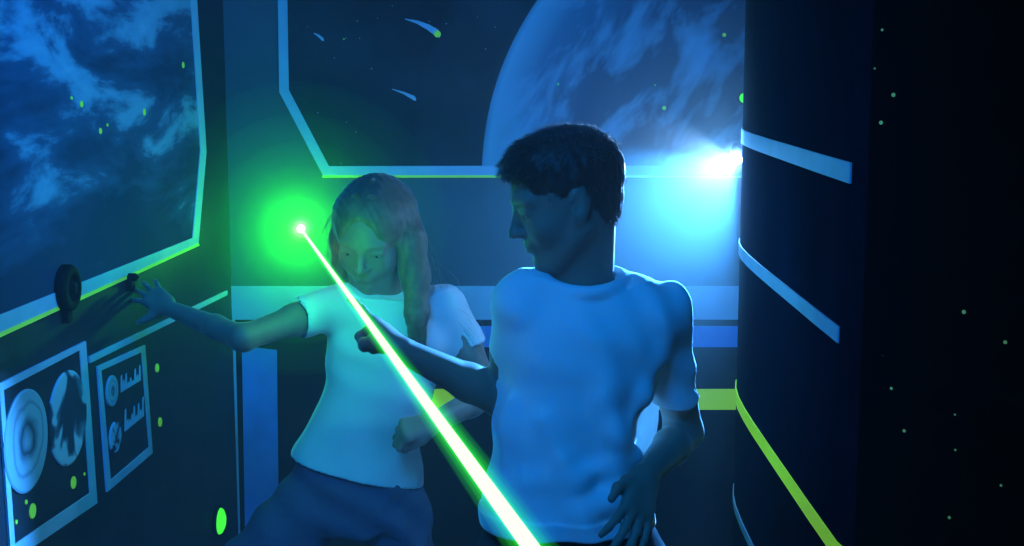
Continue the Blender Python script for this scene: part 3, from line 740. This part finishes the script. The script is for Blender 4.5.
flap([(478, 640, 651, 2.25), (488, 640, 654.5, 2.25), (500, 640, 654, 2.25), (512, 640, 652.5, 2.245), (518, 640, 650, 2.24)], 'loose_fold', tee)
# trousers
v = Vol((-.16, 2.0, .05), (.36, 2.48, .96), .006)
v.add(loft([st(505, 492, 642, .088, 2.21), st(560, 486, 652, .10, 2.22), st(600, 488, 655, .098, 2.22)]), 0)
leg(v, hb(525), np.array([.02, 2.20, .43]), np.array([.0, 2.28, .10]), .090, .066, .062, .055)
leg(v, hb(620), np.array([.19, 2.22, .43]), np.array([.22, 2.30, .10]), .090, .066, .062, .055)
v.cut((0, 0, .075), (0, 0, -1))
v.warp(folds(.0018, ((30, 10, 80, 0, 1, 1.2), (60, 20, -44, 1.3, .5, 1.5))))
link('trousers', v.mesh('trousers'), M_trous, boy, True)
shoe('shoe', (.0, 2.33, 0), (-.03, 2.10, 0), 1, boy); shoe('shoe', (.22, 2.35, 0), (.25, 2.12, 0), 1, boy)

# ================================================================== PERSON 2 : behind, long hair
ZG = 2.85
girl = thing('person', (-.28, 2.85, 0), 'person with long hair and white t-shirt leaning and reaching to the left wall', 'person')
HG = Frame(P(373, 236, ZG), (-.22, -.88, -.40), (-.02, -.32, 1), .96)
v = Vol((-.84, 2.36, .0), (.06, 3.16, 1.42), .0045)
add_head(v, HG)
gn = P(388, 298, 2.88)
v.add(cone(HG.pt((0, -.03, -.04)), gn, .043, .044), .03)
sg = lambda y, xl, xr, dd, Zc=ZG, tw=0: (P(512, y, Zc)[2], (P(xl, y, Zc)[0]+P(xr, y, Zc)[0])/2, Zc, (P(xr, y, Zc)[0]-P(xl, y, Zc)[0])/2, dd, tw)
v.add(loft([sg(305, 355, 430, .05), sg(335, 340, 440, .07), sg(380, 340, 430, .072), sg(430, 326, 404, .066), sg(480, 312, 404, .068), sg(520, 310, 408, .072)]), .02)
gS1, gE1, gW1 = P(336, 305, 2.84), P(243, 338, 2.66), P(168, 308, 2.82)
arm(v, gS1, gE1, gW1, .028, .029, .0245, .023, .016)
gS2, gE2, gW2 = P(446, 308, 2.86), P(489, 394, 2.86), P(433, 423, 2.72)
arm(v, gS2, gE2, gW2, .030, .031, .028, .027, .020)
v.add(cone(gn, gS1, .026, .026), .02); v.add(cone(gn, gS2, .026, .026), .02)
add_hand(v, gW1, P(147, 292, 2.87)-gW1, (-.35, .9, -.15), (0, 0, -1), .74,
         ((6, 8, 6), (2, 6, 4), (0, 6, 4), (4, 8, 6)), spread=(14, 4, -5, -16),
         thumb=[(.046, .032, .006), (.066, .044, .008), (.082, .056, .010)], r=.92)
add_hand(v, gW2, P(413, 428, 2.70)-gW2, (.35, .70, -.6), (.1, -.6, .75), .80,
         ((58, 80, 45), (62, 82, 45), (66, 82, 45), (70, 82, 45)), spread=(4, 0, -3, -8),
         thumb=[(.032, .040, .016), (.030, .062, .030), (.014, .076, .038)], r=1.08)
gK1, gA1 = np.array([-.64, 2.70, .46]), np.array([-.62, 2.80, .09])
gK2, gA2 = np.array([-.20, 2.84, .40]), np.array([-.14, 2.95, .09])
gh1, gh2 = P(327, 500, 2.85), P(393, 505, 2.86)
leg(v, gh1, gK1, gA1, .064, .048, .045, .032); leg(v, gh2, gK2, gA2, .062, .048, .045, .032)
body = link('body', v.mesh('body'), M_skin, girl, True)
eyes(HG, body)
# t-shirt
v = Vol((-.52, 2.62, .70), (.04, 3.06, 1.24), .0035)
v.add(loft([sg(296, 352, 432, .045), sg(312, 334, 449, .062), sg(345, 328, 452, .080), sg(375, 328, 440, .084), sg(400, 320, 432, .085), sg(420, 308, 425, .086), sg(450, 292, 419, .09), sg(480, 284, 422, .098), sg(520, 278, 426, .10)], 2.2), 0)
v.add(cone(P(398, 300, 2.88), P(443, 308, 2.865), .034, .041), .03); v.add(cone(P(372, 302, 2.86), P(340, 306, 2.85), .034, .040), .03)
gSE = gS1+(gE1-gS1)*.42; gSL = gS2+(gE2-gS2)*.42
for gS, gE, f, c in ((gS1, gE1, .46, P(338, 306, 2.845)), (gS2, gE2, .46, P(446, 310, 2.862))):
    ax = unit(gE-gS); c0 = gS+(gE-gS)*f
    sleeve(v, [(cone(c, c0-ax*.02, .041, .040), 0), (cone(c0-ax*.02, c0+ax*.03, .040, .045), .01)], c0, ax, .037)
v.warp(folds(.0018, ((34, 10, 26, 0.4, 1, 1.2), (60, 20, -30, 1.0, .6, 1.5), (24, 0, 70, 2.2, .5, 2.0))))
v.sub(ell(P(384, 286, 2.85)+np.array([0, -.012, .03]), (.060, .066, .044), rotx(-12)), .004)
hl, hr = P(289, 452, ZG), P(421, 484, ZG)
hn = unit(np.cross(hr-hl, [0, 1, 0])); hn = hn if hn[2] < 0 else -hn
v.cut(hl, hn)
gtee = link('t_shirt', v.mesh('t_shirt'), M_tee, girl, True)
# jeans
v = Vol((-.80, 2.55, .05), (.04, 3.08, .95), .006)
v.add(loft([sg(455, 300, 412, .078), sg(480, 290, 418, .088), sg(510, 284, 421, .092), sg(526, 288, 420, .086)]), .015)
leg(v, gh1+np.array([-.012, 0, .01]), gK1, gA1, .080, .068, .060, .052, .012); leg(v, gh2+np.array([.002, 0, .0]), gK2, gA2, .074, .064, .060, .052, .012)
v.cut((0, 0, .075), (0, 0, -1))
v.cut(P(289, 440, ZG), (0, 0, 1))
v.warp(folds(.0034, ((50, 10, 60, 0, 1, 1.2), (80, 20, -44, 1.3, .5, 1.5))))
link('jeans', v.mesh('jeans'), M_denim, girl, True)
shoe('shoe', gA1+[.02, .05, 0], gA1+[-.05, -.16, 0], 1, girl); shoe('shoe', gA2+[0, .05, 0], gA2+[.03, -.18, 0], 1, girl)
# long hair
v = Vol((-.48, 2.66, 1.02), (-.06, 3.08, 1.42), .0035)
v.add(HG.ell((0, -.014, .036), (.082, .100, .084)), 0)
def chain(pts, rs, k, flat=None):
    for (a, b, ra, rb) in zip(pts, pts[1:], rs, rs[1:]): v.add(cone(a, b, ra, rb, flat), k)
chain([HG.pt((0, -.055, .03)), P(382, 235, 2.95), P(388, 290, 2.975), P(392, 330, 2.985)], [.07, .066, .062, .045], .03)
chain([P(347, 212, 2.86), P(343, 240, 2.85), P(343, 270, 2.86), P(350, 296, 2.90)], [.026, .024, .020, .014], .02)
chain([P(401, 210, 2.86), P(409, 240, 2.84), P(415, 275, 2.81), P(417, 312, 2.775), P(415, 350, 2.765)], [.030, .032, .028, .022, .012], .02)
v.sub(HG.ell((0, .100, -.010), (.046, .062, .096)), .016)
v.sub(HG.ell((0, .060, -.04), (.050, .070, .075)), .014)
v.warp(lambda X, Y, Z: .0008*np.sin(420*X+35*np.sin(9*Z)+90*Y)+.0004*np.sin(260*X-220*Y+20*Z))
me = v.mesh('hair')
lines = []; K = 14
def guide(pts, n, rad0, rad1, wav=.004):
    pts = np.array(pts); t = np.linspace(0, 1, len(pts)); tt = np.linspace(0, 1, K)
    G = np.stack([np.interp(tt, t, pts[:, i]) for i in range(3)], 1)
    for _ in range(3): G[1:-1] = (G[:-2]+2*G[1:-1]+G[2:])/4
    for i in range(n):
        o = rng.normal(0, 1, 3); o /= np.linalg.norm(o); e = rng.normal(0, 1, 3)
        rr = (rad0*(1-tt)+rad1*tt)[:, None]; ph = rng.uniform(0, 6)
        w = wav*np.sin(tt*rng.uniform(4, 9)+ph)[:, None]*tt[:, None]
        lines.append(G+o*rr*rng.uniform(.75, 1.06)+e*w)
top_ = HG.pt((0, .02, .118))
guide([HG.pt((-.014, .03, .114)), HG.pt((-.06, .01, .085)), P(343, 212, 2.85), P(340, 240, 2.85), P(341, 268, 2.86), P(349, 300, 2.90)], 260, .005, .020)
guide([HG.pt((.014, .03, .114)), HG.pt((.062, .01, .085)), P(402, 210, 2.85), P(411, 240, 2.835), P(417, 278, 2.80), P(419, 315, 2.77), P(416, 356, 2.76)], 380, .005, .020)
guide([HG.pt((.0, -.02, .112)), HG.pt((.02, -.10, .07)), P(395, 235, 2.98), P(404, 290, 2.99), P(410, 335, 3.0)], 300, .006, .05)
guide([HG.pt((.0, -.02, .12)), HG.pt((-.03, -.10, .07)), P(372, 235, 2.98), P(378, 290, 2.99), P(376, 335, 3.0)], 200, .006, .05)
# loose flyaway strands
guide([P(404, 200, 2.86), P(422, 240, 2.86), P(436, 275, 2.86), P(452, 300, 2.84), P(476, 332, 2.82)], 12, .012, .014, .02)
guide([P(342, 205, 2.86), P(331, 218, 2.86), P(336, 240, 2.86), P(337, 262, 2.86)], 22, .008, .010, .02)
V, Q = tubes('g', np.array(lines), .0007, .0002, None, None); me = merge(me, V, Q, 'hair')
link('hair', me, M_hairg, girl, True)

# ================================================================== light, haze, camera
def light(kind, name, loc, energy, col, **kw):
    l = bpy.data.lights.new(name, kind); l.energy = energy; l.color = col
    aim = kw.pop('aim', None)
    for k, val in kw.items(): setattr(l, k, val)
    o = bpy.data.objects.new(name, l); COL.objects.link(o); o.location = loc
    if aim is not None: o.rotation_euler = Vector(aim).to_track_quat('-Z', 'Y').to_euler()
    return o
light('SPOT', 'added_head_rim', LP+AX*.012, 260, (.22, .5, 1.0), aim=(-.40, -.93, .045), spot_size=math.radians(21), spot_blend=.3, shadow_soft_size=.008)  # off-axis spot added to rim-light the front person's hair
light('SPOT', 'spotlight_beam', LP+AX*.012, 450, (.055, .35, 1.0), aim=AX, spot_size=math.radians(56), spot_blend=.28, shadow_soft_size=.008)
HZ2 = thing('added_haze', LP, 'added denser haze imitating the white glow around the spotlight lens', 'haze'); HZ2['kind'] = 'stuff'
for rr, dn in ((.032, .6), (.20, .02), (.32, .08), (.42, .06), (.54, .045), (.68, .03)):  # layers added to brighten the air near the lamp
    prof = [(rr*math.sin(a), -rr*math.cos(a)) for a in np.linspace(.02, math.pi-.02, 22)]
    MB().lathe(LP, AX, prof, 40).build('added_haze_layer', volhaze('lamp_glow_haze', dn), HZ2, True)
light('POINT', 'spotlight_spill', LP+AX*.02, 8, (.16, .48, 1.0), shadow_soft_size=.012)
light('POINT', 'laser_spill', LA+np.array([0, -.05, 0]), 3.8, (.03, 1.0, .02), shadow_soft_size=.012)
light('SPOT', 'laser_glow', LA+bd*.05, 6, (.03, 1.0, .02), aim=CAM-LA, spot_size=math.radians(95), spot_blend=.6, shadow_soft_size=.012)
for Zb, e_ in ((2.62, 1.2), (2.3, .25)):
    q = LA+bd*((Zb-LA[1])/bd[1]); light('POINT', 'laser_scatter', q, e_, (.02, 1.0, .05), shadow_soft_size=.04)
def blue_fill(loc, tgt, e, ang, c=(.0, .24, 1.0)):  # blue fill spots added out of view for people and murals
    light('SPOT', 'unseen_blue_fill', loc, e, c, aim=np.array(tgt)-np.array(loc), spot_size=math.radians(ang), spot_blend=.7, shadow_soft_size=.25)
blue_fill((-.45, .5, 2.6), (-.12, 2.5, 1.1), 165, 55)
blue_fill((.25, 1.5, 2.65), (-.85, 2.5, 2.0), 210, 60)
blue_fill((.1, 2.3, 2.7), (.32, 3.6, 1.85), 60, 62)
blue_fill((.1, 3.1, 2.7), (.1, 3.3, 0), 3, 100)

w = bpy.data.worlds.new('haze_air'); SC.world = w; w.use_nodes = True; nt = w.node_tree
nt.nodes['Background'].inputs[0].default_value = (0, 0, 0, 1)
vs = nt.nodes.new('ShaderNodeVolumeScatter'); vs.inputs['Density'].default_value = .019; vs.inputs['Anisotropy'].default_value = .0
vs.inputs['Color'].default_value = (.95, .98, 1, 1)
nt.links.new(vs.outputs[0], nt.nodes['World Output'].inputs['Volume'])

cd = bpy.data.cameras.new('camera'); cd.lens = 50; cd.sensor_width = 36; cd.clip_start = .05
cam = bpy.data.objects.new('camera', cd); COL.objects.link(cam); cam.location = CAM; cam.rotation_euler = (math.pi/2-PITCH, 0, 0); SC.camera = cam
vsn = SC.view_settings; vsn.view_transform = 'Standard'; vsn.look = 'None'; vsn.gamma = 1; vsn.exposure = 0.0; vsn.use_curve_mapping = False
cy_ = SC.cycles; cy_.use_denoising = True; cy_.volume_bounces = 1; cy_.transparent_max_bounces = 64; cy_.max_bounces = 6; cy_.sample_clamp_indirect = 4
